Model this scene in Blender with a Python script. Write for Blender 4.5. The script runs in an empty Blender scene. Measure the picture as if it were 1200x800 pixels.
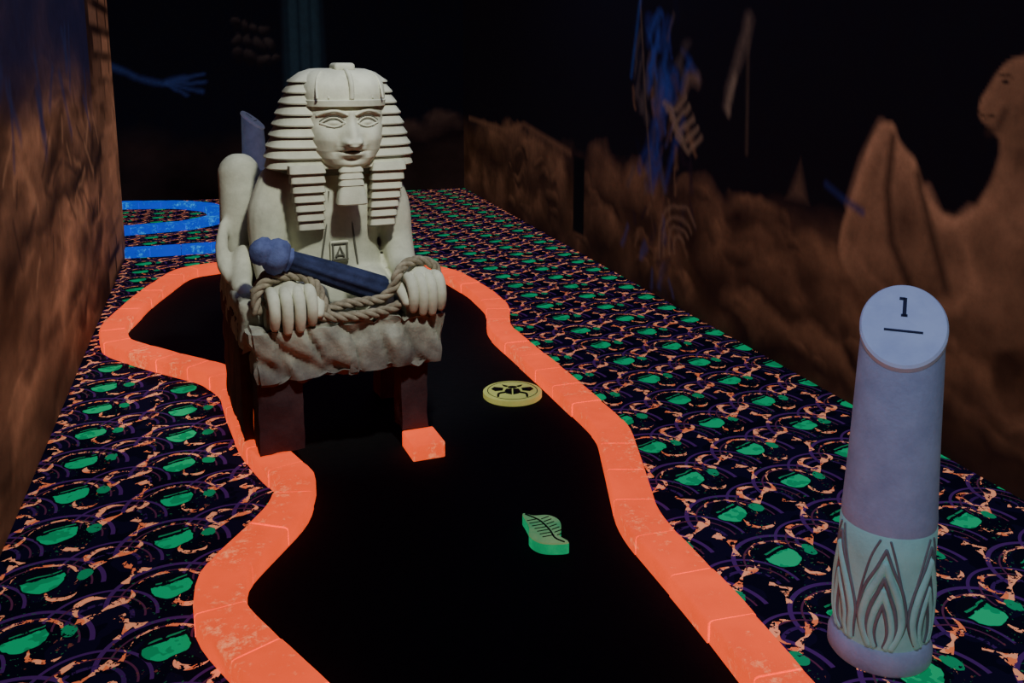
import bpy, math, random
import numpy as np
from mathutils import Vector, Matrix, noise
random.seed(4)
scene=bpy.context.scene
pi=math.pi
# ------------------------------------------------------------ helpers
def new_mat(name):
    m=bpy.data.materials.new(name); m.use_nodes=True
    m.cycles.emission_sampling='NONE'
    nt=m.node_tree; b=nt.nodes['Principled BSDF']
    return m,nt,b
class X:
    """tiny expression wrapper for shader math"""
    nt=None
    def __init__(s,o): s.o=o
    @staticmethod
    def m(op,*a):
        n=X.nt.nodes.new('ShaderNodeMath'); n.operation=op
        for i,q in enumerate(a):
            if isinstance(q,X): X.nt.links.new(q.o,n.inputs[i])
            else: n.inputs[i].default_value=q
        return X(n.outputs[0])
    def __add__(s,b): return X.m('ADD',s,b)
    __radd__=__add__
    def __sub__(s,b): return X.m('SUBTRACT',s,b)
    def __rsub__(s,b): return X.m('SUBTRACT',b,s)
    def __mul__(s,b): return X.m('MULTIPLY',s,b)
    __rmul__=__mul__
    def __truediv__(s,b): return X.m('DIVIDE',s,b)
    def __lt__(s,b): return X.m('LESS_THAN',s,b)
    def __gt__(s,b): return X.m('GREATER_THAN',s,b)
def xabs(a): return X.m('ABSOLUTE',a)
def xfl(a): return X.m('FLOOR',a)
def xfr(a): return X.m('FRACT',a)
def xsqrt(a): return X.m('SQRT',a)
def xmax(a,b): return X.m('MAXIMUM',a,b)
def xclamp(a): return X.m('MINIMUM',X.m('MAXIMUM',a,0.),1.)
def mixc(nt,fac,a,b):
    n=nt.nodes.new('ShaderNodeMix'); n.data_type='RGBA'
    def put(i,q):
        if isinstance(q,X): nt.links.new(q.o,n.inputs[i])
        elif hasattr(q,'is_linked'): nt.links.new(q,n.inputs[i])
        else: n.inputs[i].default_value=(*q,1) if isinstance(q,(tuple,list)) else q
    put(0,fac); put(6,a); put(7,b)
    return n.outputs[2]
def noise_n(nt,scale,detail=3,rough=.6,vec=None,dist=0):
    n=nt.nodes.new('ShaderNodeTexNoise'); n.inputs['Scale'].default_value=scale
    n.inputs['Detail'].default_value=detail; n.inputs['Roughness'].default_value=rough
    n.inputs['Distortion'].default_value=dist
    if vec is None:
        tc=nt.nodes.new('ShaderNodeTexCoord'); vec=tc.outputs['Object']
    nt.links.new(vec,n.inputs['Vector'])
    return X(n.outputs['Fac'])
def ramp(nt,x,stops):
    r=nt.nodes.new('ShaderNodeValToRGB'); e=r.color_ramp.elements
    while len(e)<len(stops): e.new(.5)
    for i,(p,c) in enumerate(stops): e[i].position=p; e[i].color=(*c,1)
    nt.links.new(x.o,r.inputs[0]); return r.outputs[0]
def bump(nt,b,h,strength=.4,dist=.01):
    n=nt.nodes.new('ShaderNodeBump'); n.inputs['Strength'].default_value=strength; n.inputs['Distance'].default_value=dist
    nt.links.new(h.o,n.inputs['Height']); nt.links.new(n.outputs[0],b.inputs['Normal'])
def stone(name,c1,c2,scale=9,em=0,bs=.35,rough=.85,zramp=None):
    m,nt,b=new_mat(name); X.nt=nt
    n1=noise_n(nt,scale,5,.65); n2=noise_n(nt,scale*9,2)
    col=ramp(nt,n1,[(.32,c2),(.62,c1)])
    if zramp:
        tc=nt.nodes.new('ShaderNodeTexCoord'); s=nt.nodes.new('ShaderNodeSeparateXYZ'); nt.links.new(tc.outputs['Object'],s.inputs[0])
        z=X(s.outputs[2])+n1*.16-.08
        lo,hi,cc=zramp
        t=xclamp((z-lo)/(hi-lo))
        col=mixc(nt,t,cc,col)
    nt.links.new(col,b.inputs['Base Color']); b.inputs['Roughness'].default_value=rough
    b.inputs['Specular IOR Level'].default_value=.2
    if em:
        nt.links.new(col,b.inputs['Emission Color']); b.inputs['Emission Strength'].default_value=em
    bump(nt,b,n2*.5+n1,bs,.006)
    return m
def plain(name,c,em=0,rough=.8,spec=.2):
    return stone(name,c,tuple(q*.7 for q in c),14,em,.2,rough)

def ellipsoid(c,r,nu=28,nv=18,M=None):
    v=[];f=[]
    for j in range(nv+1):
        t=pi*j/nv
        for i in range(nu):
            a=2*pi*i/nu
            p=Vector((r[0]*math.sin(t)*math.cos(a),r[1]*math.sin(t)*math.sin(a),r[2]*math.cos(t)))
            if M: p=M@p
            v.append(tuple(p+Vector(c)))
    for j in range(nv):
        for i in range(nu):
            f.append((j*nu+i,(j+1)*nu+i,(j+1)*nu+(i+1)%nu,j*nu+(i+1)%nu))
    return v,f
def loft(rings,caps=True,closed=True):
    v=[];f=[];n=len(rings[0])
    for r in rings: v+= [tuple(p) for p in r]
    for j in range(len(rings)-1):
        for i in range(n if closed else n-1):
            k=(i+1)%n
            f.append((j*n+i,j*n+k,(j+1)*n+k,(j+1)*n+i))
    if caps:
        f.append(tuple(reversed(range(n)))); f.append(tuple((len(rings)-1)*n+i for i in range(n)))
    return v,f
def catmull(pts,sub=8,closed=False):
    P=[Vector(p) for p in pts]; out=[]
    n=len(P); rng=range(n if closed else n-1)
    for i in rng:
        p0=P[(i-1)%n] if closed or i>0 else P[0]
        p1=P[i]; p2=P[(i+1)%n]; p3=P[(i+2)%n] if closed or i+2<n else P[-1]
        for s in range(sub):
            t=s/sub
            out.append(.5*((2*p1)+(-p0+p2)*t+(2*p0-5*p1+4*p2-p3)*t*t+(-p0+3*p1-3*p2+p3)*t**3))
    if not closed: out.append(P[-1])
    return out
def frames(P):
    n=len(P);T=[]
    for i in range(n):
        T.append((P[min(i+1,n-1)]-P[max(i-1,0)]).normalized())
    up=Vector((0,0,1)) if abs(T[0].z)<.9 else Vector((0,1,0))
    N=[(up-T[0]*up.dot(T[0])).normalized()]
    for i in range(1,n):
        q=N[-1]-T[i]*N[-1].dot(T[i]); N.append(q.normalized())
    return T,N
def tube(pts,r,n=12,round_caps=True):
    P=[Vector(p) for p in pts]
    R=[r]*len(P) if not isinstance(r,(list,tuple)) else list(r)
    T,N=frames(P)
    if round_caps:
        pre=[];post=[]
        for k in (0.95,.8,.5,.2):
            pre.append((P[0]-T[0]*R[0]*k,R[0]*math.sqrt(1-k*k)))
            post.append((P[-1]+T[-1]*R[-1]*k,R[-1]*math.sqrt(1-k*k)))
        post.reverse()
        P=[a for a,_ in pre]+P+[a for a,_ in post]; R=[b for _,b in pre]+R+[b for _,b in post]
        T=[T[0]]*4+T+[T[-1]]*4; N=[N[0]]*4+N+[N[-1]]*4
    rings=[]
    for p,rr,t,nn in zip(P,R,T,N):
        bb=t.cross(nn)
        rings.append([p+nn*rr*math.cos(2*pi*i/n)+bb*rr*math.sin(2*pi*i/n) for i in range(n)])
    return loft(rings)
def resr(rs,k):
    xs=np.linspace(0,len(rs)-1,k); return [float(q) for q in np.interp(xs,range(len(rs)),rs)]
def limb(pts,rs,sub=6,n=16):
    P=catmull(pts,sub); return tube(P,resr(rs,len(P)),n)
def box(c,s,M=None,bev=0):
    hx,hy,hz=[q/2 for q in s]
    if bev:
        rings=[]
        def rr(hx,hy,z,b):
            o=[]
            for (sx,sy,a0) in ((1,1,0),(-1,1,90),(-1,-1,180),(1,-1,270)):
                for k in range(4):
                    a=math.radians(a0+30*k)
                    o.append((sx*(hx-b)+b*math.cos(a),sy*(hy-b)+b*math.sin(a),z))
            return o
        b=bev
        for ang in (0,30,60,90):
            a=math.radians(ang); ins=b*(1-math.sin(a))
            rings.append(rr(hx-ins,hy-ins,-hz+b*(1-math.cos(a)),b))
        for ang in (90,60,30,0):
            a=math.radians(ang); ins=b*(1-math.sin(a))
            rings.append(rr(hx-ins,hy-ins,hz-b*(1-math.cos(a)),b))
        v,f=loft(rings)
    else:
        v=[(x,y,z) for x in(-hx,hx) for y in(-hy,hy) for z in(-hz,hz)]
        f=[(0,1,3,2),(4,6,7,5),(0,4,5,1),(2,3,7,6),(0,2,6,4),(1,5,7,3)]
    v=[tuple((M@Vector(p) if M else Vector(p))+Vector(c)) for p in v]
    return v,f
class MB:
    def __init__(s): s.v=[];s.f=[];s.m=[]
    def add(s,vf,mat=0,M=None):
        o=len(s.v)
        s.v+=[tuple(M@Vector(p)) if M else p for p in vf[0]]
        s.f+=[tuple(i+o for i in q) for q in vf[1]]
        s.m+=list(mat) if isinstance(mat,list) else [mat]*len(vf[1]); return s
    def obj(s,name,mats,parent=None,smooth=True,angle=None,remesh=0,smooth_it=0,recalc=True):
        me=bpy.data.meshes.new(name); me.from_pydata(s.v,[],s.f); me.update()
        for m in mats: me.materials.append(m)
        me.polygons.foreach_set('material_index',s.m)
        if recalc:
            import bmesh
            bm=bmesh.new(); bm.from_mesh(me); bmesh.ops.recalc_face_normals(bm,faces=bm.faces); bm.to_mesh(me); bm.free()
        me.polygons.foreach_set('use_smooth',[smooth]*len(me.polygons))
        if smooth and angle: me.set_sharp_from_angle(angle=math.radians(angle))
        ob=bpy.data.objects.new(name,me); scene.collection.objects.link(ob)
        if parent: ob.parent=parent
        if remesh:
            q=ob.modifiers.new('r','REMESH'); q.mode='VOXEL'; q.voxel_size=remesh; q.use_smooth_shade=True
        if smooth_it:
            q=ob.modifiers.new('s','SMOOTH'); q.factor=.5; q.iterations=smooth_it
        return ob
def empty(name,loc=(0,0,0),rz=0):
    e=bpy.data.objects.new(name,None); e.empty_display_size=.1
    scene.collection.objects.link(e); e.location=loc; e.rotation_euler=(0,0,rz); return e

# ------------------------------------------------------------ carpet
def carpet_mat():
    m,nt,b=new_mat('blacklight_carpet'); X.nt=nt
    tc=nt.nodes.new('ShaderNodeTexCoord')
    sp=nt.nodes.new('ShaderNodeSeparateXYZ'); nt.links.new(tc.outputs['Object'],sp.inputs[0])
    px,py=X(sp.outputs[0]),X(sp.outputs[1])
    n_a=noise_n(nt,7,2,.5,tc.outputs['Object'])
    n_b=noise_n(nt,34,3,.7,tc.outputs['Object'])
    n_c=noise_n(nt,15,2,.6,tc.outputs['Object'])
    n_d=noise_n(nt,75,2,.6,tc.outputs['Object'])
    wx=px+(n_c-.5)*.035; wy=py+(n_a-.5)*.045
    CX,CY=.36,.29
    def cell(x,y,shx,shy):
        gx=x/CX+shx; gy=y/CY+xfr(xfl(gx)*.5)+shy
        return (xfr(gx)-.5)*CX,(xfr(gy)-.5)*CY
    lx,ly=cell(wx,wy,0.,0.); lx2,ly2=cell(wx,wy,.5,.25)
    ax,ay=cell(px,py,0.,0.); bx,by=cell(px,py,.5,.25)
    ad=xsqrt(ax*ax+(ay+.05)*(ay+.05)); bd=xsqrt(bx*bx+(by+.05)*(by+.05))
    d=xsqrt(lx*lx+ly*ly); d2=xsqrt(lx2*lx2+ly2*ly2)
    def rg(q,r,w): return xabs(q-r)<w
    c=mixc(nt,n_a>.5,(.002,.002,.008),(.004,.003,.014))
    up=ay>-.06; up2=by>-.06
    arcs=xmax(rg(ad,.170,.007)*up,rg(bd,.150,.005)*up2)
    c=mixc(nt,arcs,c,(.055,.014,.10))
    arcs=xmax(rg(ad,.138,.003)*up,rg(bd,.118,.003)*up2)
    c=mixc(nt,arcs,c,(.08,.018,.05))
    c=mixc(nt,rg(bd,.085,.006)*up2*(n_b>.45),c,(.035,.010,.075))
    c=mixc(nt,(d>.085)*(d<.15)*(n_b>.64)*(ly<.06),c,(.14,.04,.03))
    c=mixc(nt,(d>.06)*(d<.14)*(n_d>.66),c,(.012,.11,.045))
    def cres(x,y,r,sx,sy,th):
        q=x*x+y*y; w=(x-sx)*(x-sx)+(y-sy)*(y-sy)
        return (q<(r*r))*(w>(r*r*.98))*(n_b>th)
    def bow(x,y,ang,L,k,th=.42):
        ca,sa=math.cos(ang),math.sin(ang)
        a=x*ca+y*sa; q=y*ca-x*sa
        return (xabs(q+(n_c-.5)*.04)<(xabs(a)*k+.003))*(xabs(a)<(n_a*.08+L-.04))*(n_b>th)
    bw=xmax(bow(lx2,ly2,.60,.070,.24,.46),bow(lx2-.075,ly2+.075,-.85,.040,.34,.46))
    bw=xmax(bw,cres(lx2+.03,ly2-.03,.050,.018,-.012,.46))
    bw=xmax(bw,cres(lx2-.05,ly2-.055,.036,-.010,.012,.45))
    bw=xmax(bw,bow(lx+.115,ly-.085,1.2,.042,.28,.46)); bw=xmax(bw,cres(lx-.06,ly+.085,.045,.009,.018,.48))
    bw=xmax(bw,cres(lx,ly,.096,-.003,-.012,.50))
    c=mixc(nt,bw,c,mixc(nt,n_c>.54,(1.0,.36,.17),(.90,.20,.07)))
    e=(lx/.058)*(lx/.058)+(ly/.066)*(ly/.066)
    c=mixc(nt,(e<1.25)*(bw<.5),c,(.003,.003,.008))
    gm=(e<1.)*(ly<(lx*.35+.018+(n_b-.5)*.03))*(ly>(lx*.6-.068))
    c=mixc(nt,gm,c,mixc(nt,n_c>.55,(.008,.42,.15),(.006,.28,.10)))
    e2=((lx2+.07)/.022)*((lx2+.07)/.022)+((ly2+.07)/.030)*((ly2+.07)/.030)
    c=mixc(nt,(e2<1.)*(n_b>.4),c,(.008,.26,.10))
    lf=(xabs(ly-.036-lx*.35)<.004)*(xabs(lx)<.045)
    c=mixc(nt,lf*(n_b>.42),c,(.012,.24,.09))
    nt.links.new(c,b.inputs['Base Color']); nt.links.new(c,b.inputs['Emission Color'])
    b.inputs['Emission Strength'].default_value=.56
    b.inputs['Roughness'].default_value=.95; b.inputs['Specular IOR Level'].default_value=.05
    return m
CAR=carpet_mat()
mb=MB(); mb.add(box((.3,5.2,-.025),(7.4,13,.05))); mb.obj('floor',[CAR],smooth=False)
BLK=stone('dark_paint',(.004,.004,.006),(.002,.002,.003),4)
mb=MB(); mb.add(box((.3,5.2,3.05),(7.4,13,.1))); mb.obj('ceiling',[BLK],smooth=False)

# ------------------------------------------------------------ painted murals (colour attribute on real wall geometry)
def fbm(A,B,seed,octs=4):
    rs=np.random.RandomState(seed); out=np.zeros_like(A); amp=1;tot=0
    for o in range(octs):
        g=rs.rand(64,64); a=A*2**o; b=B*2**o
        ia=np.floor(a).astype(int); ib=np.floor(b).astype(int); fa=a-ia; fb=b-ib
        fa=fa*fa*(3-2*fa); fb=fb*fb*(3-2*fb)
        G=lambda i,j:g[i%64,j%64]
        out+=amp*((G(ia,ib)*(1-fa)+G(ia+1,ib)*fa)*(1-fb)+(G(ia,ib+1)*(1-fa)+G(ia+1,ib+1)*fa)*fb)
        tot+=amp; amp*=.5
    return out/tot
class Canvas:
    def __init__(s,spans,z0,z1,zstep):
        al=[]
        for a,b_,st in spans: al.append(np.arange(a,b_-st*.5,st))
        al.append(np.array([spans[-1][1]])); al=np.concatenate(al)
        zl=np.linspace(z0,z1,int((z1-z0)/zstep)+1)
        s.na=len(al); s.nz=len(zl)
        s.A,s.Z=np.meshgrid(al,zl,indexing='ij')
        s.C=np.zeros((s.na,s.nz,3)); s.tex=np.ones_like(s.A)
        s.wa=(fbm(s.A*3,s.Z*3,91,4)-.5)*.26; s.wz=(fbm(s.A*3+9,s.Z*3+3,92,4)-.5)*.26
    def mix(s,m,c): 
        m=np.clip(m,0,1)[...,None]; s.C=s.C*(1-m)+np.array(c)*m
    def blob(s,a,z,ra,rz,c,al=1,ang=0,soft=.35,warp=1):
        ca,sa=math.cos(ang),math.sin(ang); x=s.A-a+s.wa*warp;y=s.Z-z+s.wz*warp
        d=np.sqrt(((x*ca+y*sa)/ra)**2+((y*ca-x*sa)/rz)**2)
        s.mix(al*np.clip((1-d)/soft,0,1),c)
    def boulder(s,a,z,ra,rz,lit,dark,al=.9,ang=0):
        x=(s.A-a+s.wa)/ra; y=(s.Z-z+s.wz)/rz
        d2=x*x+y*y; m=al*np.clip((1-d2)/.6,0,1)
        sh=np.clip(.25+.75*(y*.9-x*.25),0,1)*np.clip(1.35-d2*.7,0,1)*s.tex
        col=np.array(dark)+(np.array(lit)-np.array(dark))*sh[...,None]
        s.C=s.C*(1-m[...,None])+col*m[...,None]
    def dist(s,pts,closed=False,warp=0):
        D=np.full(s.A.shape,9.); n=len(pts); A=s.A+s.wa*warp; Z=s.Z+s.wz*warp
        for i in range(n if closed else n-1):
            x1,y1=pts[i];x2,y2=pts[(i+1)%n];dx,dy=x2-x1,y2-y1
            t=np.clip(((A-x1)*dx+(Z-y1)*dy)/(dx*dx+dy*dy+1e-9),0,1)
            D=np.minimum(D,np.hypot(A-x1-t*dx,Z-y1-t*dy))
        return D
    def poly(s,pts,c,al=1,soft=.03,fn=None):
        n=len(pts); D=s.dist(pts,True); ins=np.zeros(s.A.shape,bool)
        for i in range(n):
            x1,y1=pts[i];x2,y2=pts[(i+1)%n]
            if y1!=y2:
                cr=((y1>s.Z)!=(y2>s.Z))&(s.A<(x2-x1)*(s.Z-y1)/(y2-y1)+x1); ins^=cr
        D=np.where(ins,D,0)
        m=al*np.clip(D/soft,0,1)
        if fn is None: s.mix(m,c)
        else: s.C=s.C*(1-m[...,None])+fn(D)*m[...,None]
    def stroke(s,pts,w,c,al=1,soft=.5,warp=0):
        s.mix(al*np.clip((1-s.dist(pts,False,warp)/w)/soft,0,1),c)
    def obj(s,name,fn,mat):
        P=fn(s.A,s.Z); V=np.stack(P,-1).reshape(-1,3)
        i,j=np.meshgrid(np.arange(s.na-1),np.arange(s.nz-1),indexing='ij'); k=(i*s.nz+j).ravel()
        F=np.stack([k,k+s.nz,k+s.nz+1,k+1],-1)
        me=bpy.data.meshes.new(name); me.from_pydata(V.tolist(),[],F.tolist()); me.update()
        at=me.color_attributes.new('paint','FLOAT_COLOR','POINT')
        col=np.ones((len(V),4)); col[:,:3]=s.C.reshape(-1,3); at.data.foreach_set('color',col.ravel())
        me.materials.append(mat); ob=bpy.data.objects.new(name,me); scene.collection.objects.link(ob); return ob
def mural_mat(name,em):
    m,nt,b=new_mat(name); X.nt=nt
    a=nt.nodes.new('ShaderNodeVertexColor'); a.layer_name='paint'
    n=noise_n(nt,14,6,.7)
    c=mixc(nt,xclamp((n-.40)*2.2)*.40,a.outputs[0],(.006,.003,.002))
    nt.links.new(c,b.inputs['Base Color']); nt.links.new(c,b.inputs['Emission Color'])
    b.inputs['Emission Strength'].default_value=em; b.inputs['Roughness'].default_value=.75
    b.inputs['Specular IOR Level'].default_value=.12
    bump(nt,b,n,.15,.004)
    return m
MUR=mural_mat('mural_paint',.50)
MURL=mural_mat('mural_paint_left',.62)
# right wall ----------------
c=Canvas([(-1.2,2.0,.05),(2.0,4.2,.009),(4.2,10.9,.018)],0,3.0,.012)
A,Z=c.A,c.Z
n1=fbm(A*1.3+7,Z*1.6,1,5); n2=fbm(A*4,Z*5,2,4); n3=fbm(A*.7,Z*.9+3,5,3)
c.tex=.35+1.3*n2
c.C[:]=(.004,.003,.005)
top=.82+.30*(n3-.5)+.35*(n1-.5)
rock=np.clip((top-Z)/.25,0,1)
ridg=np.clip(1-np.abs(2*n1-1),0,1)**3
val=(.2+.9*n2*ridg+.25*ridg)
base=np.stack([.092*val,.039*val,.021*val],-1)
c.C=c.C*(1-rock[...,None])+base*rock[...,None]
L_=(.185,.080,.041); D_=(.011,.005,.004)
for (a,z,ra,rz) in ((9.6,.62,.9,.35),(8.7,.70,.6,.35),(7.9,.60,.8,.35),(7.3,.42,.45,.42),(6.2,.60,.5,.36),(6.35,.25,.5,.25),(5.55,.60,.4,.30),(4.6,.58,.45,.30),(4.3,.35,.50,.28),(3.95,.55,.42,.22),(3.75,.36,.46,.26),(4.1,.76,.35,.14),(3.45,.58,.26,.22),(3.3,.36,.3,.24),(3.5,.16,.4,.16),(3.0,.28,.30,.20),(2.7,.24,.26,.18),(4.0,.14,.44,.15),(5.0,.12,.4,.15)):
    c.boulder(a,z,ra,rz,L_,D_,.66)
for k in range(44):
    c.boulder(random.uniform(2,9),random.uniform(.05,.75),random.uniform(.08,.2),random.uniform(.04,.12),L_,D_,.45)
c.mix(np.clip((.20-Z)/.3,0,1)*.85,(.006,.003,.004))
# camel
lit=(.25,.112,.060); mid=(.075,.033,.019)
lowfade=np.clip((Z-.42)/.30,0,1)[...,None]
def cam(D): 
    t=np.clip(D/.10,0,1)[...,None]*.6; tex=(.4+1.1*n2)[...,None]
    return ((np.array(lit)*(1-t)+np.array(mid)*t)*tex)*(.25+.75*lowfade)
body=[(3.33,.80),(3.28,.92),(3.23,1.06),(3.17,1.20),(3.12,1.27),(3.06,1.295),(3.01,1.28),(2.97,1.22),(2.92,1.18),(2.87,1.15),(2.83,1.08),(2.78,1.01),(2.71,.965),(2.65,.955),(2.59,.98),(2.545,1.03),(2.50,1.11),(2.475,1.20),(2.465,1.30),(2.25,1.36),(2.25,1.1),(2.2,.9),(2.2,.60),(2.5,.42),(2.75,.36),(2.95,.38),(3.15,.50),(3.33,.64)]
body=[(p.x,p.y) for p in catmull([(a,z,0) for a,z in body],3,True)]
old=c.C.copy()
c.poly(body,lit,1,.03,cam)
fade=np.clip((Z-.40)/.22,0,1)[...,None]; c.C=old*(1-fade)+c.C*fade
head=[(2.48,1.25),(2.53,1.285),(2.57,1.31),(2.585,1.345),(2.58,1.39),(2.555,1.43),(2.525,1.475),(2.49,1.515),(2.45,1.54),(2.40,1.55),(2.33,1.55),(2.28,1.50),(2.26,1.26),(2.40,1.22)]
c.poly([(p.x,p.y) for p in catmull([(a,z,0) for a,z in head],3,True)],lit,1,.02,lambda D:np.array((.21,.094,.050))*(.45+.9*n2)[...,None]*(.75+.25*np.clip(1-D/.06,0,1))[...,None])
c.blob(2.465,1.455,.020,.010,(.008,.004,.004),.9,0,.5,0); c.stroke([(2.495,1.472),(2.465,1.480),(2.435,1.468)],.008,(.02,.01,.006),.7,1)
c.stroke([(2.580,1.345),(2.54,1.325),(2.50,1.335)],.008,(.02,.01,.006),.8,1); c.blob(2.565,1.385,.010,.007,(.015,.008,.006),.8,0,.6,0)
c.stroke([(2.52,1.275),(2.48,1.29),(2.455,1.35)],.03,(.03,.014,.009),.7,1)
c.blob(2.92,.86,.14,.20,(.025,.011,.007),.6,.2,.9,0)
c.stroke([(3.02,1.22),(3.03,1.0),(2.98,.78),(2.85,.62)],.04,(.025,.011,.007),.8,1)
c.stroke([(2.86,1.08),(2.76,.86),(2.66,.66)],.04,(.024,.011,.007),.8,1)
c.stroke([(3.27,.90),(3.2,1.1),(3.10,1.26)],.05,(.30,.135,.075),.5,1)
c.stroke([(2.80,1.03),(2.72,.93),(2.64,.92),(2.57,.98)],.04,(.30,.135,.075),.55,1)
c.stroke([(2.60,.90),(2.52,.72),(2.6,.60),(2.85,.54)],.045,(.22,.098,.053),.5,1)
c.stroke([(3.2,.66),(2.9,.52),(2.6,.46)],.04,(.19,.084,.046),.4,1)
c.poly([(6.60,.14),(6.88,.14),(6.88,.80),(6.60,.80)],(.002,.002,.003),1,.03)
c.stroke([(6.95,.80),(8.3,.96),(8.9,.86),(10.6,.9)],.05,(.12,.052,.028),.6,1)
# warrior figure (soft brush work)
for k in range(60):
    a=5.28+random.gauss(0,.16); z=random.uniform(.8,1.95)
    c.stroke([(a,z),(a+random.uniform(-.14,.14),z-random.uniform(.10,.25))],random.uniform(.03,.07),((.012,.016,.09),(.018,.03,.15),(.050,.032,.030),(.004,.004,.01))[k%4],.6,1,.6)
for k in range(60):
    a=5.15+random.gauss(0,.24); z=random.uniform(.1,1.5)
    c.stroke([(a,z),(a+random.uniform(-.10,.10),z-random.uniform(.06,.18))],random.uniform(.02,.05),((.105,.048,.026),(.05,.022,.014),(.012,.006,.01),(.03,.025,.07))[k%4],.6,1,.6)
c.blob(5.18,1.38,.17,.24,(.02,.035,.18),.65,0,.9); c.blob(5.30,.95,.12,.3,(.015,.02,.10),.6,0,.9)
c.stroke([(5.60,1.95),(5.48,1.3),(5.33,.65)],.022,(.07,.042,.03),.7,1); c.stroke([(5.60,1.95),(5.72,1.45)],.04,(.015,.03,.12),.7,1)
c.stroke([(4.20,1.75),(4.16,1.05)],.028,(.045,.026,.018),.7,1)
tan=(.18,.105,.068)
for k in range(5):
    a=5.00-.05*k; z=1.26-.055*k
    c.stroke([(a+.20,z+.02),(a+.06,z-.05),(a-.10,z+.04)],.035,tan,.6,1,.5)
c.stroke([(4.98,1.25),(4.86,1.42),(4.74,1.42)],.07,(.12,.065,.045),.7,1,.5)
c.stroke([(4.40,1.32),(4.36,1.48),(4.27,1.60),(4.22,1.72)],.07,(.09,.055,.042),.7,1,.6); c.stroke([(4.33,1.46),(4.38,1.30)],.05,(.20,.13,.09),.6,1,.6)
for k in range(4):
    r=.07+.045*k; pts=[(4.92+r*math.cos(q)*1.5,.36+r*1.3*math.sin(q)) for q in np.linspace(-.3,2.3,9)]
    c.stroke(pts,.022,(.13,.068,.042),.55,1,.5)
c.poly([(3.80,.84),(3.55,.84),(3.66,1.10)],(.085,.042,.026),.7,.06)
c.stroke([(3.45,.97),(3.32,.92),(3.18,.88)],.03,(.012,.016,.07),.7,1)
xr=lambda y:2.55+.045*y
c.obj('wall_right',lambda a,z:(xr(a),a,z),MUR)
# left wall -----------------
c=Canvas([(-1.2,2.4,.05),(2.4,7.75,.014)],0,3.0,.012); A,Z=c.A,c.Z
wv=fbm(A*.8,Z*1.6,9,4)*2.2
s1=fbm(A*.55+wv,Z*1.5+wv*.7,11,5); s2=fbm(A*.6,Z*1.8,12,4); s3=fbm(A*2.6,Z*8,13,4)
rd=np.clip(1-np.abs(2*s1-1)*1.7,0,1)**1.6
v=(.16+1.35*rd*(.25+s2))*(.40+1.2*s3)
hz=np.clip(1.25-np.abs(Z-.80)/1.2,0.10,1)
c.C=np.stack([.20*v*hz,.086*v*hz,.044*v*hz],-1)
c.tex=.35+1.3*s3
for k in range(34):
    a=random.uniform(2.6,6.6); z=random.uniform(.10,1.25)
    c.boulder(a,z,random.uniform(.25,.6),random.uniform(.08,.20),(.23,.10,.052),(.008,.005,.004),.6)
for k in range(34):
    a=random.uniform(3.6,6.3); z=random.uniform(.7,1.35)
    c.stroke([(a,z),(a+random.uniform(-.4,.4),z-random.uniform(.05,.2))],random.uniform(.02,.04),(.28,.13,.066) if k%2 else (.012,.007,.006),.55,1,.4)
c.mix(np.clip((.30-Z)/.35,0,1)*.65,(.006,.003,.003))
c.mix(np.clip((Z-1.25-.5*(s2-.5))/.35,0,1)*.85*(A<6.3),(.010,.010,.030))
for k in range(14):
    a=random.uniform(3.4,6.2); z=random.uniform(1.25,1.75)
    c.stroke([(a,z),(a+random.uniform(-.3,.3),z-random.uniform(.08,.3))],random.uniform(.03,.07),(.016,.020,.060),.6,1,.5)
row=0; z=0.02
while z<3:
    sh=.14 if row%2 else 0
    for (x0,x1,cc) in ((6.45+sh,6.95+sh,(.15,.066,.034)),(6.98+sh,7.5+sh*.5,(.24,.100,.050)),(7.53+sh*.5,7.75,(.20,.084,.042))):
        q=random.uniform(.55,1.1)
        c.poly([(x0,z),(x1,z),(x1,z+.15),(x0,z+.15)],tuple(q*t for t in cc),.75,.04)
    z+=.175; row+=1
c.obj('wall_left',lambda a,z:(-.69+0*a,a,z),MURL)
mb=MB(); mb.add(box((-.76,3.275,1.5),(.12,8.95,3.0))); mb.obj('wall_left_core',[BLK],smooth=False).parent=bpy.data.objects['wall_left']
# back wall -----------------
c=Canvas([(-3.3,3.06,.02)],0,3.0,.02); A,Z=c.A,c.Z
n1=fbm(A*1.4,Z*1.6,21,5); c.tex=.4+1.1*fbm(A*5,Z*5,22,3); c.C[:]=(.003,.003,.006)
r=np.clip((.85+.5*(n1-.5)-Z)/.3,0,1); c.C=c.C*(1-r[...,None])+np.stack([.022*n1,.012*n1,.011*n1],-1)*r[...,None]
for k in range(12):
    c.boulder(.30+.13*(k%4)+.03*(k//4),1.95-.17*(k//4),.075,.09,(.050,.034,.030),(.006,.004,.005),.7)
c.poly([(.82,.55),(1.40,.55),(1.36,2.6),(.86,2.6)],(.014,.026,.036),.9,.12)
for k in range(4): c.stroke([(.93+.13*k,.6),(.93+.13*k,2.5)],.03,(.004,.007,.012),.7,1)
bl=(.018,.028,.10)
c.stroke([(-.95,1.50),(-.7,1.38),(-.45,1.33),(-.2,1.38)],.06,bl,.8,1,.4)
for q in ((-.02,1.43),(0,1.33),(-.05,1.24),(-.2,1.2)): c.stroke([(-.40,1.33),q],.035,bl,.8,1,.5)
c.blob(1.55,.5,.4,.35,(.012,.016,.03),.5,0,.9)
for q in ((1.8,.80,.34,.22),(2.3,.62,.34,.24),(2.8,.76,.34,.25)): c.boulder(q[0],q[1],q[2],q[3],(.060,.032,.024),(.006,.003,.004),.8)
c.obj('wall_back',lambda a,z:(a,10.9+0*a,z),MUR)
mb=MB(); mb.add(box((.3,-1.25,1.5),(7.4,.1,3))); mb.obj('wall_front',[BLK],smooth=False)
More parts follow.
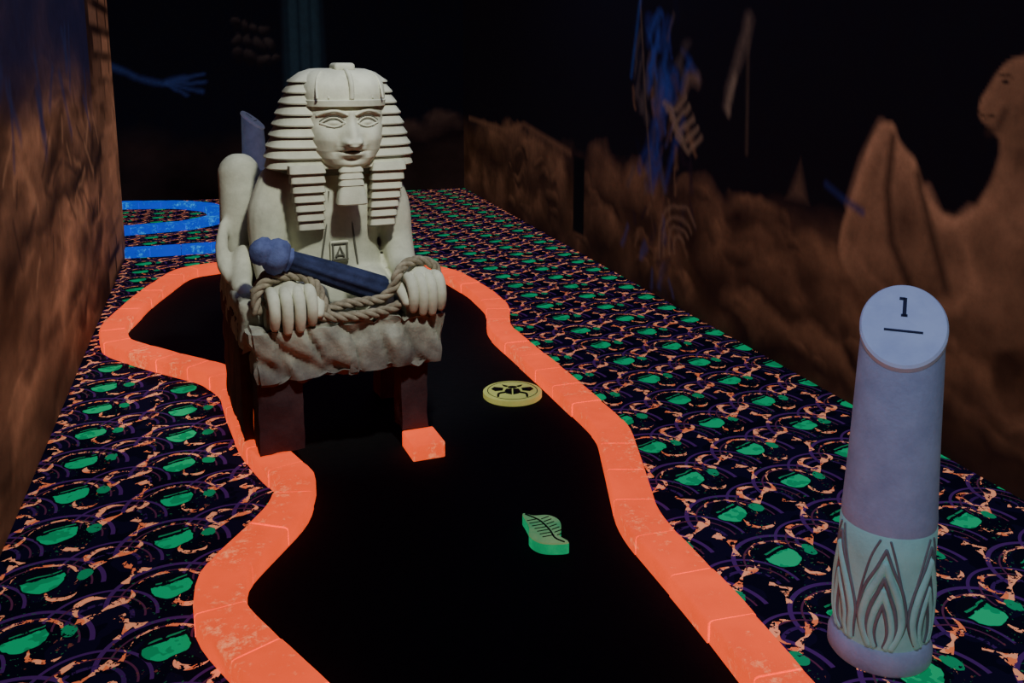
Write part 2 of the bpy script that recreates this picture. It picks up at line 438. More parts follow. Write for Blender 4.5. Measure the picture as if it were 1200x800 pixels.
mb=MB(); mb.add(box((-3.35,5.2,1.5),(.1,13,3))); mb.obj('wall_far_left',[BLK],smooth=False)

# ------------------------------------------------------------ lane + brick borders
def border_mat(name,c1,c2,em,th=.55):
    m,nt,b=new_mat(name); X.nt=nt
    n=noise_n(nt,38,6,.8); n2=noise_n(nt,4.5,3,.6); n3=noise_n(nt,90,2)
    c=ramp(nt,n2,[(.35,c1),(.7,tuple(q*.80 for q in c1))])
    f=xclamp(((n*.55+n2*.45)-th)*10)*.8
    c=mixc(nt,f,c,c2)
    nt.links.new(c,b.inputs['Base Color']); nt.links.new(c,b.inputs['Emission Color']); b.inputs['Emission Strength'].default_value=em
    b.inputs['Roughness'].default_value=.7
    bump(nt,b,n+n3*.3,.6,.008); return m
ORG=border_mat('fluorescent_orange_brick',(1.0,.090,.022),(1.0,.33,.14),1.15,.552)
BLU=border_mat('fluorescent_blue_brick',(.006,.045,.50),(.02,.42,.85),1.2,.53)
def soften(pts,closed,r=.24,k=3):
    n=len(pts); out=[]
    for i in range(n):
        p=Vector(pts[i])
        if not closed and i in (0,n-1): out.append(p); continue
        a=Vector(pts[(i-1)%n]); b=Vector(pts[(i+1)%n])
        p0=p+(a-p)*r; p1=p+(b-p)*r
        for t in (0,.25,.5,.75,1): out.append(p0*(1-t)**2+p*2*t*(1-t)+p1*t*t)
    return out
def border(name,pts,w,h,mat,closed=True,blen=.23):
    S=soften([(x,y,0) for x,y in pts],closed)
    if closed: S=S+[S[0]]
    L=[0]
    for i in range(1,len(S)): L.append(L[-1]+(S[i]-S[i-1]).length)
    nb=max(1,round(L[-1]/blen))
    def at(s):
        if closed: s=s%L[-1]
        s=max(0,min(L[-1],s))
        for i in range(1,len(L)):
            if L[i]>=s:
                t=(s-L[i-1])/max(1e-9,L[i]-L[i-1]); return S[i-1].lerp(S[i],t)
        return S[-1]
    mb=MB()
    def nrm(s):
        d=(at(s+.035)-at(s-.035)); d.normalize(); return Vector((-d.y,d.x,0))
    for k in range(nb):
        s0=L[-1]*k/nb+.002; s1=L[-1]*(k+1)/nb-.002
        hh=h+random.uniform(-.002,.002); ww=w/2+random.uniform(-.003,.003)
        rings=[]
        for q in range(6):
            s=s0+(s1-s0)*q/5; p=at(s); n=nrm(s); b=.010
            e=.002 if q in(0,5) else 0
            pr=[(-ww,0),(-ww,hh-b),(-ww+b*.3,hh-b*.3-e),(-ww+b,hh-e),(ww-b,hh-e),(ww-b*.3,hh-b*.3-e),(ww,hh-b),(ww,0)]
            rings.append([p+n*a+Vector((0,0,z)) for a,z in pr])
        mb.add(loft(rings))
    return mb.obj(name,[mat],angle=60)
lane=[(.45,.9),(.34,1.5),(.12,1.95),(-.045,2.32),(-.035,2.53),(.18,2.86),(.235,3.08),(.17,3.27),(.115,3.5),(.075,3.85),(.05,4.18),(-.04,4.42),(-.265,4.68),(-.53,5.03),(-.58,5.36),(-.46,6.0),(-.24,6.78),(.2,6.95),(.8,6.82),(1.28,6.60),(1.58,6.1),(1.64,5.55),(1.63,5.10),(1.49,4.65),(1.50,3.9),(1.50,3.15),(1.40,2.85),(1.26,2.44),(1.25,1.95),(1.22,1.5),(1.15,.9),(.8,.75)]
border('golf_lane_border',lane,.138,.07,ORG)
TURF=stone('black_turf',(.0035,.004,.005),(.0015,.002,.0025),30,0,.3,.95)
S=soften([(x,y,0) for x,y in lane],True)
mb=MB(); mb.add(([(p.x,p.y,.004) for p in S],[tuple(range(len(S)))])); mb.obj('golf_lane_turf',[TURF],smooth=False,recalc=False)
border('blue_lane_border',[(-2.6,10.55),(-1.0,10.5),(-.35,10.35),(-.02,10.0),(.06,9.5),(.0,9.15),(-.25,8.90),(-1.0,8.75),(-2.6,8.7)],.17,.07,BLU,False)
border('blue_lane_border',[(-2.6,7.72),(-1.0,7.72),(-.4,7.70),(.2,7.72)],.14,.07,BLU,False)

# ------------------------------------------------------------ pharaoh statue
ST=stone('painted_cream_stone',(.67,.67,.51),(.47,.465,.35),7,0,.3)
STG=stone('weathered_grey_stone',(.44,.44,.35),(.25,.245,.20),8,0,.5)
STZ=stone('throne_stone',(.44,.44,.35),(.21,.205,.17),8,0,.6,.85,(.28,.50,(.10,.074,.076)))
LEG=stone('dark_brown_timber',(.080,.045,.050),(.042,.024,.030),8,0,.5)
GRV=stone('groove_paint_shade',(.16,.155,.115),(.105,.10,.075),8)  # dark airbrushed lines, with crevice shade worked into the colour
ph=empty('pharaoh_statue',(.46,3.27,0),math.radians(5))
def chis_box(x0,x1,y0,y1,z0,z1,amp,seed,step=.02,taper=0):
    nx=max(2,int((x1-x0)/step)); ny=max(2,int((y1-y0)/step)); nz=max(2,int((z1-z0)/step))
    V=[];F=[];idx={}
    def vert(i,j,k):
        key=(i,j,k)
        if key in idx: return idx[key]
        x=x0+(x1-x0)*i/nx;y=y0+(y1-y0)*j/ny;z=z0+(z1-z0)*k/nz
        n=Vector((-(i==0)+(i==nx),-(j==0)+(j==ny),-(k==0)+(k==nz)))
        corner=n.length>1.1
        n.normalize()
        q=Vector((x*1.0+z*.45,y,z*.5))*8+Vector((seed,0,0))
        d,_=noise.voronoi(q)
        cr=min(1,(d[1]-d[0])*4)
        dd=amp*(noise.noise(q*1.3)*.8+noise.noise(q*4)*.3)+amp*1.4*(cr-1)
        if corner: dd-=amp*.9
        t=taper*(z1-z)/(z1-z0)
        x=x-(t if x>(x0+x1)/2 else -t)
        p=Vector((x,y,z))+n*dd
        idx[key]=len(V);V.append(tuple(p));return idx[key]
    for i in range(nx):
        for j in range(ny):
            for k in (0,nz):
                a=[vert(i,j,k),vert(i+1,j,k),vert(i+1,j+1,k),vert(i,j+1,k)]; F.append(a if k else a[::-1])
    for i in range(nx):
        for k in range(nz):
            for j in (0,ny):
                a=[vert(i,j,k),vert(i+1,j,k),vert(i+1,j,k+1),vert(i,j,k+1)]; F.append(a if j==0 else a[::-1])
    for j in range(ny):
        for k in range(nz):
            for i in (0,nx):
                a=[vert(i,j,k),vert(i,j+1,k),vert(i,j+1,k+1),vert(i,j,k+1)]; F.append(a if i else a[::-1])
    return V,F
mb=MB()
mb.add(chis_box(-.365,.395,0,.66,.350,.565,.018,1,.011,.025))
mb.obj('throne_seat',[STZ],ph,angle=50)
mb=MB()
mb.add(chis_box(-.385,-.28,.10,.80,.45,.655,.010,5,.018,0))
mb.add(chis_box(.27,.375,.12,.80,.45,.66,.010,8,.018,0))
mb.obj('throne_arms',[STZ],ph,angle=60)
mb=MB()
mb.add(chis_box(-.345,-.17,.03,.20,.073,.39,.004,2,.02,0))
mb.add(chis_box(.21,.325,.055,.165,.072,.39,.004,3,.02,0))
mb.add(chis_box(-.385,-.335,.18,.78,0.078,.56,.005,4,.02,0))
mb.add(chis_box(.27,.35,.60,.74,0.0,.39,.005,6,.02,0))
mb.obj('throne_legs',[LEG],ph,angle=60)
mb=MB()
def rrect(hx,hy,cx,cy,z,n=32,e=3.2):
    o=[]
    for i in range(n):
        a=2*pi*i/n; c_,s_=math.cos(a),math.sin(a)
        o.append((cx+hx*math.copysign(abs(c_)**(2/e),c_),cy+hy*math.copysign(abs(s_)**(2/e),s_),z))
    return o
tor=[(.52,.27,.17,.45),(.62,.24,.16,.44),(.70,.20,.14,.43),(.80,.18,.125,.42),(.92,.19,.13,.41),(1.02,.21,.13,.41),(1.08,.21,.11,.41),(1.13,.15,.08,.40)]
mb.add(loft([rrect(hx,hy,.035,cy,z) for z,hx,hy,cy in tor]))
mb.add(limb([(.04,.38,1.05),(.05,.34,1.15),(.055,.31,1.22)],[.10,.085,.085]))
mb.add(limb([(-.165,.42,1.04),(-.215,.40,.93),(-.225,.38,.80),(-.225,.30,.69),(-.215,.20,.665),(-.20,.11,.665)],[.090,.086,.074,.064,.054,.044]))
mb.add(limb([(.245,.42,1.03),(.285,.40,.93),(.30,.38,.80),(.30,.30,.70),(.30,.20,.675),(.30,.11,.675)],[.090,.080,.068,.060,.050,.040]))
mb.add(limb([(-.12,.42,.63),(-.11,.24,.60),(-.10,.12,.55)],[.12,.09,.06])); mb.add(limb([(.15,.42,.63),(.15,.24,.60),(.15,.12,.55)],[.12,.09,.06]))
mb.obj('body',[ST],ph,remesh=.009,smooth_it=2)
mb=MB()
mb.add(box((.035,.283,.78),(.075,.02,.085),None,.006)); 
mb.obj('chest_cartouche',[ST],ph,angle=40)
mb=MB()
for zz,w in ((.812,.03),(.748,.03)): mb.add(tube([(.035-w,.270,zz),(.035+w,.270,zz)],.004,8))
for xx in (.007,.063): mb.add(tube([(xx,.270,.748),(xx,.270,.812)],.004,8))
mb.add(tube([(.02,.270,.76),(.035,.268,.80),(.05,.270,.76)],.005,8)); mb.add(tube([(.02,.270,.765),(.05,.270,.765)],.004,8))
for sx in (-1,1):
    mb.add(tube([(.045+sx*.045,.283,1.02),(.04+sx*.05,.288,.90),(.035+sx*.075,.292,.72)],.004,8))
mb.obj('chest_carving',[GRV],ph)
# hands
def hand(name,cx,cz,w,sgn,len_):
    mb=MB(); sp=w/4
    mb.add(limb([(cx,.17,cz-.005),(cx,.10,cz+.002),(cx,.045,cz-.008)],[.040,.045,.036]))
    mb.add(ellipsoid((cx,.085,cz-.008),(w*.50,.075,.040)))
    for k in range(4):
        x=cx+(k-1.5)*sp; L=len_[k]; o=[.004,0,.002,.010][k]
        P=catmull([(x,.085,cz+.006),(x,.035,cz+.008),(x,-.005+o,cz-.012),(x,-.022+o,cz-.045),(x,-.020+o,cz-.045-L*.5),(x,-.012+o,cz-.045-L)],5)
        mb.add(tube(P,resr([.020,.0225,.0230,.0210,.0210,.017],len(P)),12))
    x=cx+sgn*(w*.5)
    mb.add(limb([(x-sgn*.03,.13,cz-.02),(x+sgn*.006,.085,cz-.03),(x+sgn*.010,.03,cz-.045),(x+sgn*.004,.0,cz-.075)],[.026,.025,.022,.017]))
    mb.obj(name,[ST],ph)
hand('hand_right',-.205,.682,.182,1,(.060,.078,.074,.056))
hand('hand_left',.305,.690,.150,-1,(.056,.070,.074,.060))
mb=MB()
mb.add(chis_box(-.30,-.11,.035,.30,.55,.640,.004,12,.02,0)); mb.add(chis_box(.23,.38,.035,.30,.55,.645,.004,13,.02,0))
mb.obj('hand_blocks',[STG],ph,angle=60)
# ---- head group in own frame
HM=Matrix.Translation((.066,.30,0))@Matrix.Rotation(math.radians(1),4,'Z')
def g2(x,z,cx,cz,sx,sz): return math.exp(-((x-cx)/sx)**2-((z-cz)/sz)**2)
def face_pt(a,z):
    zs=[1.112,1.12,1.135,1.16,1.19,1.23,1.28,1.33,1.38,1.42]
    ws=[.042,.074,.100,.124,.141,.152,.157,.157,.150,.14]
    ds=[.085,.115,.135,.146,.150,.152,.152,.150,.145,.135]
    w=float(np.interp(z,zs,ws)); d=float(np.interp(z,zs,ds))
    e=2.5; c_,s_=math.cos(a),math.sin(a)
    x=w*math.copysign(abs(c_)**(2/e),c_); y=d*math.copysign(abs(s_)**(2/e),s_)
    if y<0:
        k=0
        if 1.210<z<1.34:
            t=(1.335-z)/.11
            k+=(.010+.036*min(1,max(0,t)))*math.exp(-(x/(.015+.015*t))**2)
        elif z<=1.210:
            k+=.046*math.exp(-(x/.030)**2)*math.exp(-((1.210-z)/.009)**2)
        k+=.020*(g2(x,z,.026,1.222,.013,.012)+g2(x,z,-.026,1.222,.013,.012))
        k+=.012*(g2(x,z,.066,1.336,.048,.011)+g2(x,z,-.066,1.336,.048,.011))
        for sx in(-1,1):
            k-=.026*g2(x,z,sx*.065,1.300,.044,.024)
            k+=.024*g2(x,z,sx*.065,1.298,.029,.015)
            k+=.009*g2(x,z,sx*.094,1.235,.035,.035)
            k-=.009*g2(x,z,sx*.062,1.190,.012,.02)
            k-=.008*g2(x,z,sx*.048,1.225,.010,.025)
        k+=.018*g2(x,z,0,1.1975,.038,.0085)
        k+=.019*g2(x,z,0,1.175,.034,.009)
        k-=.014*g2(x,z,0,1.1865,.044,.0035)
        k-=.008*g2(x,z,0,1.157,.036,.008)
        k+=.012*g2(x,z,0,1.135,.040,.016)
        y-=k
    return Vector((x,y,z))
nz=150; na=220
rings=[[face_pt(2*pi*i/na,1.112+(1.42-1.112)*j/nz) for i in range(na)] for j in range(nz+1)]
mb=MB(); mb.add(loft(rings),0,HM); 
for sx in (-1,1):   # ears
    mb.add(tube([(sx*.158,-.03,1.345),(sx*.180,-.035,1.355),(sx*.192,-.03,1.325),(sx*.182,-.03,1.285),(sx*.162,-.03,1.262)],[.010,.013,.014,.012,.010],12),0,HM)
    mb.add(ellipsoid((sx*.168,-.02,1.31),(.022,.012,.04)),0,HM)
mb.obj('head',[ST],ph)
def on_face(x,z,off=0):
    best=None
    for i in range(400):
        a=pi+pi*i/400; p=face_pt(a,z)
        if best is None or abs(p.x-x)<abs(best.x-x): best=p
    return (best.x,best.y-off,best.z)
mb=MB(); mg=MB()
for sx in (-1,1):
    up=[on_face(sx*(.065+q),1.298+h,.001) for q,h in ((-.040,-.002),(-.027,.010),(-.008,.018),(.012,.017),(.032,.008),(.046,-.003))]
    lo=[on_face(sx*(.065+q),1.298+h,.001) for q,h in ((-.040,-.002),(-.02,-.012),(0,-.016),(.022,-.012),(.046,-.003))]
    mb.add(tube(catmull(up,5),.0045,8),0,HM); mb.add(tube(catmull(lo,5),.0038,8),0,HM)
    br=[on_face(sx*(.065+q),1.335+h,.0) for q,h in ((-.048,-.008),(-.02,.004),(.005,.007),(.03,.002),(.056,-.010))]
    mb.add(tube(catmull(br,5),.0060,8),0,HM)
    up=[on_face(sx*(.065+q),1.304+h,.001) for q,h in ((-.036,.001),(-.027,.011),(-.008,.019),(.012,.018),(.032,.009),(.046,.0))]
    mg.add(tube(catmull(up,5),.0030,8),0,HM)
    up=[on_face(sx*(.065+q),1.293+h,.0008) for q,h in ((-.034,.002),(-.024,.009),(-.008,.015),(.012,.014),(.030,.007),(.040,.0))]
    mg.add(tube(catmull(up,5),.0020,8),0,HM)
    lo=[on_face(sx*(.065+q),1.292+h,.0005) for q,h in ((-.03,-.008),(0,-.014),(.026,-.010))]
    mg.add(tube(catmull(lo,5),.002,8),0,HM)
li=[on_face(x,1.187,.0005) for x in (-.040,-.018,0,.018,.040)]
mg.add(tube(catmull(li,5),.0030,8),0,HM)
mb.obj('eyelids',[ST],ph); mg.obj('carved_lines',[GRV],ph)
mb=MB()
rr=[(1.128,.036),(1.118,.045),(1.108,.047),(1.106,.040),(1.094,.045),(1.082,.048),(1.080,.042),(1.068,.047),(1.056,.050),(1.054,.044),(1.03,.052),(1.004,.058),(.985,.060),(.980,.055)]
mb.add(loft([rrect(w,w*.62,0,-.115,z,32,4) for z,w in rr]),0,HM)
mb.obj('ceremonial_beard',[ST],ph,angle=35)
# nemes wings; groove undersides darker: airbrushed lines plus crevice shade put into the colour
prof=[(1.50,.11,.10),(1.485,.150,.13),(1.45,.186,.150),(1.40,.210,.155),(1.33,.238,.155),(1.25,.264,.155),(1.18,.287,.150),(1.13,.293,.140),(1.10,.278,.125)]
pz=[p[0] for p in prof][::-1]; pw=[p[1] for p in prof][::-1]; pd=[p[2] for p in prof][::-1]
def nem(z,ex,n=96):
    w=float(np.interp(z,pz,pw))+ex; d=float(np.interp(z,pz,pd))+ex
    return rrect(w,d,0,.055,z,n,2.9)
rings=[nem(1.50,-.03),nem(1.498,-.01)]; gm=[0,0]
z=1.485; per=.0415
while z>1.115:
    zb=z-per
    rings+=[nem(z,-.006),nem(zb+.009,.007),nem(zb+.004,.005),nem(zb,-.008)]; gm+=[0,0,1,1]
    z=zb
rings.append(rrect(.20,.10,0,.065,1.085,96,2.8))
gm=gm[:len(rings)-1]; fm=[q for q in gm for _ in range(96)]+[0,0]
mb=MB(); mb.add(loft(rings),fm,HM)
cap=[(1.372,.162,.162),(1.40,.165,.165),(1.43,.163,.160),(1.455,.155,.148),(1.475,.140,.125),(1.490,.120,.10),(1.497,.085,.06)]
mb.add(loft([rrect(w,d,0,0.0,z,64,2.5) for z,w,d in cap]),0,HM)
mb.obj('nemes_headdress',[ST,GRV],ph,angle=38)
mb=MB()
mb.add(loft([rrect(w,d,0,0.0,z,64,2.4) for z,w,d in ((1.357,.156,.160),(1.358,.165,.171),(1.380,.168,.174),(1.383,.163,.168))]),0,HM)
mb.add(tube(catmull([(0,-.165,1.39),(0,-.163,1.44),(0,-.13,1.475),(0,-.07,1.495),(0,.02,1.50)],6),[.010]*25,10),0,HM)
mb.add(box((0,-.03,1.503),(.080,.10,.035),None,.012),0,HM)
for k in (-3,-2,-1,1,2,3):
    x=k*.042; q=1-abs(k)*.06
    mb.add(tube(catmull([(x,-.160*q**.5,1.39),(x*.98,-.154*q,1.43),(x*.9,-.126*q,1.466),(x*.75,-.08,1.486)],5),.0045,8),0,HM)
mb.obj('headband',[ST],ph,angle=40)
mb=MB()
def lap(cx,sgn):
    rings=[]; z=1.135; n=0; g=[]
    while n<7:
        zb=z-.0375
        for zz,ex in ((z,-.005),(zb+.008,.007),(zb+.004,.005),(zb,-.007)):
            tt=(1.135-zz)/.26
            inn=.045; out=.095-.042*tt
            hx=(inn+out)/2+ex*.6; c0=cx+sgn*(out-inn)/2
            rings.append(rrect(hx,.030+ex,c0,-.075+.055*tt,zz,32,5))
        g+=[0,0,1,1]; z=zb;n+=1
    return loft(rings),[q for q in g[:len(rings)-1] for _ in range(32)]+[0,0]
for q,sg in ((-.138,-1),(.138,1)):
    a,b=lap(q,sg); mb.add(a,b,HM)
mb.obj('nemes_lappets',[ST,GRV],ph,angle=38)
# throne back scroll
mb=MB()
mb.add(limb([(-.325,.56,.64),(-.325,.58,.80),(-.305,.60,.95),(-.297,.62,1.07)],[.05,.066,.080,.086],8,24))
mb.add(limb([(.33,.60,.66),(.33,.62,.80),(.32,.64,.92)],[.06,.07,.06],8,24))
mb.add(limb([(-.375,.54,.88),(-.395,.48,.80),(-.395,.42,.73),(-.375,.37,.68)],[.018,.026,.028,.022],8,16))
mb.add(limb([(-.315,.44,.76),(-.335,.38,.70),(-.345,.32,.66),(-.33,.26,.64)],[.045,.045,.040,.03],8,16))
mb.add(box((0,.66,.80),(.58,.08,.55),None,.03))
mb.obj('throne_back',[ST],ph,remesh=.010,smooth_it=3)
# rope
ROPE=stone('rope_fibre',(.36,.31,.22),(.18,.15,.10),30,0,.4)
def rope(mb,pts,R=.019,tw=22):
    P=catmull(pts,14); T,N=frames(P)
    for k in range(3):
        Q=[];s=0
        for i,p in enumerate(P):
            if i: s+=(p-P[i-1]).length
            a=2*pi*k/3+s*tw*2.4; b=T[i].cross(N[i])
            Q.append(p+N[i]*math.cos(a)*R*.52+b*math.sin(a)*R*.52)
        mb.add(tube(Q,R*.58,8))
mb=MB()
rope(mb,[(-.325,.06,.62),(-.325,.07,.68),(-.29,.08,.722),(-.22,.085,.742),(-.15,.085,.732),(-.105,.07,.70),(-.090,.04,.65),(-.080,.03,.60)])
rope(mb,[(-.32,.13,.68),(-.27,.14,.742),(-.20,.15,.755),(-.12,.15,.73),(-.09,.13,.67)])
rope(mb,[(-.10,.02,.592),(-.02,.012,.582),(.07,.012,.582),(.15,.02,.588),(.20,.03,.60)])
rope(mb,[(-.07,.055,.605),(.0,.05,.620),(.07,.05,.622),(.14,.05,.628),(.19,.05,.67),(.205,.05,.715),(.25,.08,.748),(.31,.09,.755),(.365,.09,.732),(.385,.09,.68)])
mb.obj('rope',[ROPE],ph)
# mace held in the lap
SLT=stone('dark_slate_paint',(.032,.042,.105),(.014,.019,.05),16,0,.5)
SLT2=stone('slate_blue_paint',(.10,.125,.27),(.045,.058,.15),16,.06,.5)
mb=MB()
A0=Vector((-.325,.08,.855)); B0=Vector((.170,.12,.640)); D=(B0-A0)
prof=[(-.02,.012),(0,.034),(.03,.050),(.07,.054),(.10,.048),(.115,.056),(.15,.067),(.19,.068),(.225,.055),(.235,.042),(.26,.045),(.27,.036),(.40,.040),(.60,.046),(.80,.050),(.97,.052),(1.0,.044)]
T=D.normalized(); N=T.cross(Vector((0,1,0))).normalized(); Bn=T.cross(N)
rings=[]
for t,r in prof:
    rings.append([A0+D*t+(N*math.cos(2*pi*i/48)+Bn*math.sin(2*pi*i/48))*(r*(1+(.07*math.cos(8*2*pi*i/48) if t>.27 else .05*math.sin(2*pi*i/48*5+t*30)))) for i in range(48)])
fm=[(1 if j<11 else 0) for j in range(len(rings)-1) for _ in range(48)]+[1,0]
mb.add(loft(rings),fm); mb.obj('royal_mace',[SLT,SLT2],ph,angle=50)
mb=MB(); mb.add(box((0,0,.0345),(.130,.165,.067),None,.006)); o=mb.obj('orange_brick',[ORG],angle=50); o.location=(.738,3.285,0); o.rotation_euler=(0,0,.06)

# ------------------------------------------------------------ tee marker pillars
LIL=stone('lilac_stone_paint',(.38,.43,.53),(.28,.32,.42),10,.08,.45)
LILT=stone('pale_lilac_top',(.58,.62,.70),(.48,.52,.62),10,.08,.2)
AQ=stone('aqua_paint',(.36,.68,.56),(.28,.55,.46),10,.12,.4)
BRN=stone('petal_outline_paint',(.27,.29,.26),(.20,.22,.20),12)
MRK=plain('marking_paint',(.035,.035,.06))
def pillar(loc,rz,sc_=1):
    e=empty('tee_marker_pillar',loc,rz); e.scale=(sc_,)*3
    n=64; CT=38
    def ring(r,z): return [(r*math.cos(2*pi*i/n),r*math.sin(2*pi*i/n),z) for i in range(n)]
    mb=MB()
    mb.add(loft([ring(.122,0),ring(.128,.008),ring(.128,.035),ring(.120,.055),ring(.110,.062)]),0)
    mb.obj('base_ring',[LIL],e,angle=40)
    mb=MB(); mb.add(loft([ring(.110,.055),ring(.114,.10),ring(.116,.20),ring(.117,.30),ring(.116,.365),ring(.111,.372)])); mb.obj('lotus_drum',[AQ],e,angle=40)
    Rz=lambda z: float(np.interp(z,[.06,.1,.2,.3,.37],[.110,.114,.116,.117,.116]))
    def cp(t,z,off=.001): R=Rz(z)+off; return (R*math.sin(t/R),-R*math.cos(t/R),z)
    K=6; W=2*pi*.116/K
    OG=((0,0),(.55,.02),(.85,.18),(.95,.35),(.72,.6),(.30,.82),(0,1))
    def ogive(k,sc,hh,z0): return [[cp(k*W+sx*W*.5*sc*q,z0+hh*h,.001) for q,h in OG] for sx in (-1,1)]
    mb=MB(); ml=MB()
    for k in range(K):
        for sx in (-1,1):
            lf=[cp((k+.5)*W+sx*W*.5*q,.17+.19*h,.001) for q,h in ((.05,0),(.30,.35),(.62,.75),(.86,1.0))]
            mb.add(tube(catmull(lf,5),.0030,8))
        for (sc,hh,z0,r) in ((1,.265,.072,.0042),(.60,.19,.072,.0055),(.26,.12,.072,.0045)):
            for pts in ogive(k,sc,hh,z0): mb.add(tube(catmull(pts[1:],5),r,8))
        for (sc,hh,z0,r) in ((.80,.228,.072,.0095),(.43,.155,.072,.0080)):
            for pts in ogive(k,sc,hh,z0): ml.add(tube(catmull(pts[1:],5),r,8))
    mb.obj('petal_outlines',[BRN],e); ml.obj('lotus_petals',[AQ],e)
    mb=MB()
    zs=[.368,.39,.41,.50,.60,.70]; rs=[.113,.115,.113,.109,.105,.102]
    rings=[ring(r,z) for r,z in zip(rs,zs)]
    tanb=math.tan(math.radians(CT))
    for r,zc,fl in ((.100,.77,.5),(.096,.865,1.0)):
        rings.append([(p[0],p[1],zc+fl*tanb*p[1]) for p in ring(r,0)])
    mb.add(loft(rings)); mb.obj('shaft',[LIL],e,angle=40)
    M=Matrix.Translation((0,0,.870))@Matrix.Rotation(math.radians(CT),4,'X')
    def er(r,z): return [(r*math.cos(2*pi*i/n),r*math.sin(2*pi*i/n)/math.cos(math.radians(CT)),z) for i in range(n)]
    mb=MB()
    mb.add(loft([er(.096,-.012),er(.101,-.006),er(.101,.010),er(.096,.016)]),0,M); mb.obj('top_plate',[LILT],e,angle=40)
    mb=MB()
    mb.add(box((0,.052,.0165),(.009,.058,.003)),0,M); mb.add(box((0,.026,.0165),(.015,.007,.003)),0,M); mb.add(box((-.006,.078,.0165),(.014,.008,.003)),0,M)
    mb.add(box((0,-.022,.0165),(.088,.006,.003)),0,M)
    mb.obj('numeral',[MRK],e,smooth=False)
    return e
pillar((1.595,1.71,0),math.radians(-42))
pillar((.43,9.55,0),math.radians(70),1.12)

# ------------------------------------------------------------ lane obstacles
YEL=stone('yellow_paint',(.74,.78,.20),(.62,.66,.16),10,.30,.1)
MKB=plain('black_marking',(.01,.012,.01))
GRN=plain('green_paint',(.02,.52,.19),.55)
PG=stone('pale_green_paint',(.38,.64,.25),(.08,.50,.18),6,.32)
e=empty('scarab_disc',(1.265,3.74,.0),math.radians(-18))
n=56
def er(rx,ry,z): return [(rx*math.cos(2*pi*i/n),ry*math.sin(2*pi*i/n),z) for i in range(n)]
mb=MB(); mb.add(loft([er(.132,.128,.004),er(.136,.132,.008),er(.136,.132,.030),er(.131,.127,.034)])); mb.obj('disc',[YEL],e,angle=40)
mb=MB(); z=.0345
def flat(pts,z=.0345): return ([(x,y,z) for x,y in pts]+[(x,y,z+.002) for x,y in pts],[tuple(range(len(pts),2*len(pts)))]+[(i,(i+1)%len(pts),len(pts)+(i+1)%len(pts),len(pts)+i) for i in range(len(pts))])
el=lambda cx,cy,rx,ry,k=20:[(cx+rx*math.cos(2*pi*i/k),cy+ry*math.sin(2*pi*i/k)) for i in range(k)]
for sx in (-1,1):
    mb.add(flat([(sx*.003,.020),(sx*.028,.016),(sx*.036,-.010),(sx*.030,-.040),(sx*.003,-.056)]))
    mb.add(flat([(sx*.042,.028),(sx*.085,.040),(sx*.098,.015),(sx*.080,-.012),(sx*.046,-.004)]))
    mb.add(flat([(sx*.020,.055),(sx*.048,.072),(sx*.040,.050),(sx*.026,.042)]))
    mb.add(tube(catmull([(sx*.034,-.03,z),(sx*.062,-.045,z),(sx*.066,-.080,z)],4),.006,6))
mb.add(flat(el(.0,.040,.022,.014)))
mb.add(tube([(.115*math.cos(2*pi*i/40),.115*math.sin(2*pi*i/40),.0335) for i in range(41)],.0022,6))
mb.obj('scarab_marking',[MKB],e,recalc=True)
e=empty('feather_obstacle',(.950,2.50,0),math.radians(-18.6))
ol=catmull([(-.065,.10,0),(-.03,.085,0),(.02,.088,0),(.055,.055,0),(.058,.0,0),(.050,-.045,0),(.078,-.085,0),(.03,-.095,0),(-.015,-.085,0),(-.045,-.045,0),(-.045,.01,0),(-.055,.055,0)],4,True)
mb=MB(); mb.add(loft([[(p.x,p.y,.004) for p in ol],[(p.x,p.y,.038) for p in ol]])); mb.obj('feather_side',[GRN],e,angle=40)
mb=MB(); mb.add(loft([[(p.x,p.y,.038) for p in ol],[(p.x*.97,p.y*.98,.042) for p in ol]])); mb.obj('feather_top',[PG],e,angle=40)
mb=MB()
mb.add(tube(catmull([(-.055,.09,.0425),(-.01,.05,.0425),(.02,-.01,.0425),(.035,-.06,.0425),(.062,-.085,.0425)],5),.003,6))
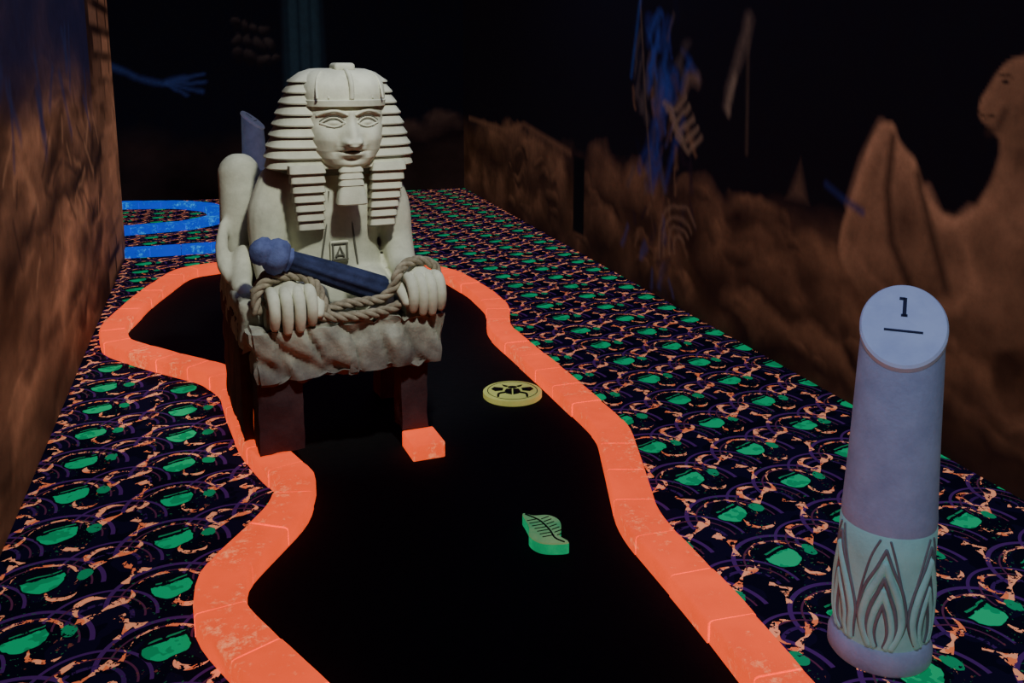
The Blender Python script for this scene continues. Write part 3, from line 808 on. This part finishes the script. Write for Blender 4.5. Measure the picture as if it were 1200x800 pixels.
for k in range(7):
    t=k/7; y=.06-.12*t; x=-.015+.055*t
    mb.add(tube([(x,y,.0425),(x-.035,y-.012,.0425)],.0018,6)); mb.add(tube([(x+.012,y,.0425),(x+.035,y+.016,.0425)],.0018,6))
mb.obj('feather_veins',[MKB],e)

# ------------------------------------------------------------ lights
def area(name,loc,target,size,power,col,spread=180):
    l=bpy.data.lights.new(name,'AREA'); l.size=size; l.energy=power; l.color=col; l.spread=math.radians(spread)
    o=bpy.data.objects.new(name,l); scene.collection.objects.link(o); o.location=loc
    o.rotation_euler=(Vector(target)-Vector(loc)).to_track_quat('-Z','Y').to_euler(); return o
def spot(name,loc,target,power,col,ang,blend=.6,size=.15):
    l=bpy.data.lights.new(name,'SPOT'); l.energy=power; l.color=col; l.spot_size=math.radians(ang); l.spot_blend=blend; l.shadow_soft_size=size
    o=bpy.data.objects.new(name,l); scene.collection.objects.link(o); o.location=loc
    o.rotation_euler=(Vector(target)-Vector(loc)).to_track_quat('-Z','Y').to_euler(); return o
spot('ceiling_spot',(.70,1.75,2.88),(.48,3.55,1.0),235,(.96,1.0,.92),38,.7,.10)
spot('ceiling_spot.001',(.3,.1,2.7),(1.58,1.72,.55),140,(.46,.60,1.0),26,.7,.15)
area('uv_fill',(1.0,2.6,2.95),(1.0,2.6,0),1.6,12,(.30,.36,1.0))  # unseen fill lights added overhead for a weak violet-blue wash
area('uv_fill.001',(1.2,6.8,2.95),(1.2,6.8,0),2.0,19,(.30,.36,1.0))
w=bpy.data.worlds.new('World'); scene.world=w; w.use_nodes=True
w.node_tree.nodes['Background'].inputs[0].default_value=(.01,.01,.02,1); w.node_tree.nodes['Background'].inputs[1].default_value=.2
# ------------------------------------------------------------ camera
cd=bpy.data.cameras.new('camera'); cam_o=bpy.data.objects.new('camera',cd); scene.collection.objects.link(cam_o)
cd.lens=31.5; cd.sensor_width=36; cd.shift_y=-.1125
cam_o.location=(0,0,1.5); cam_o.rotation_euler=(math.radians(80),0,-.3256)
scene.camera=cam_o
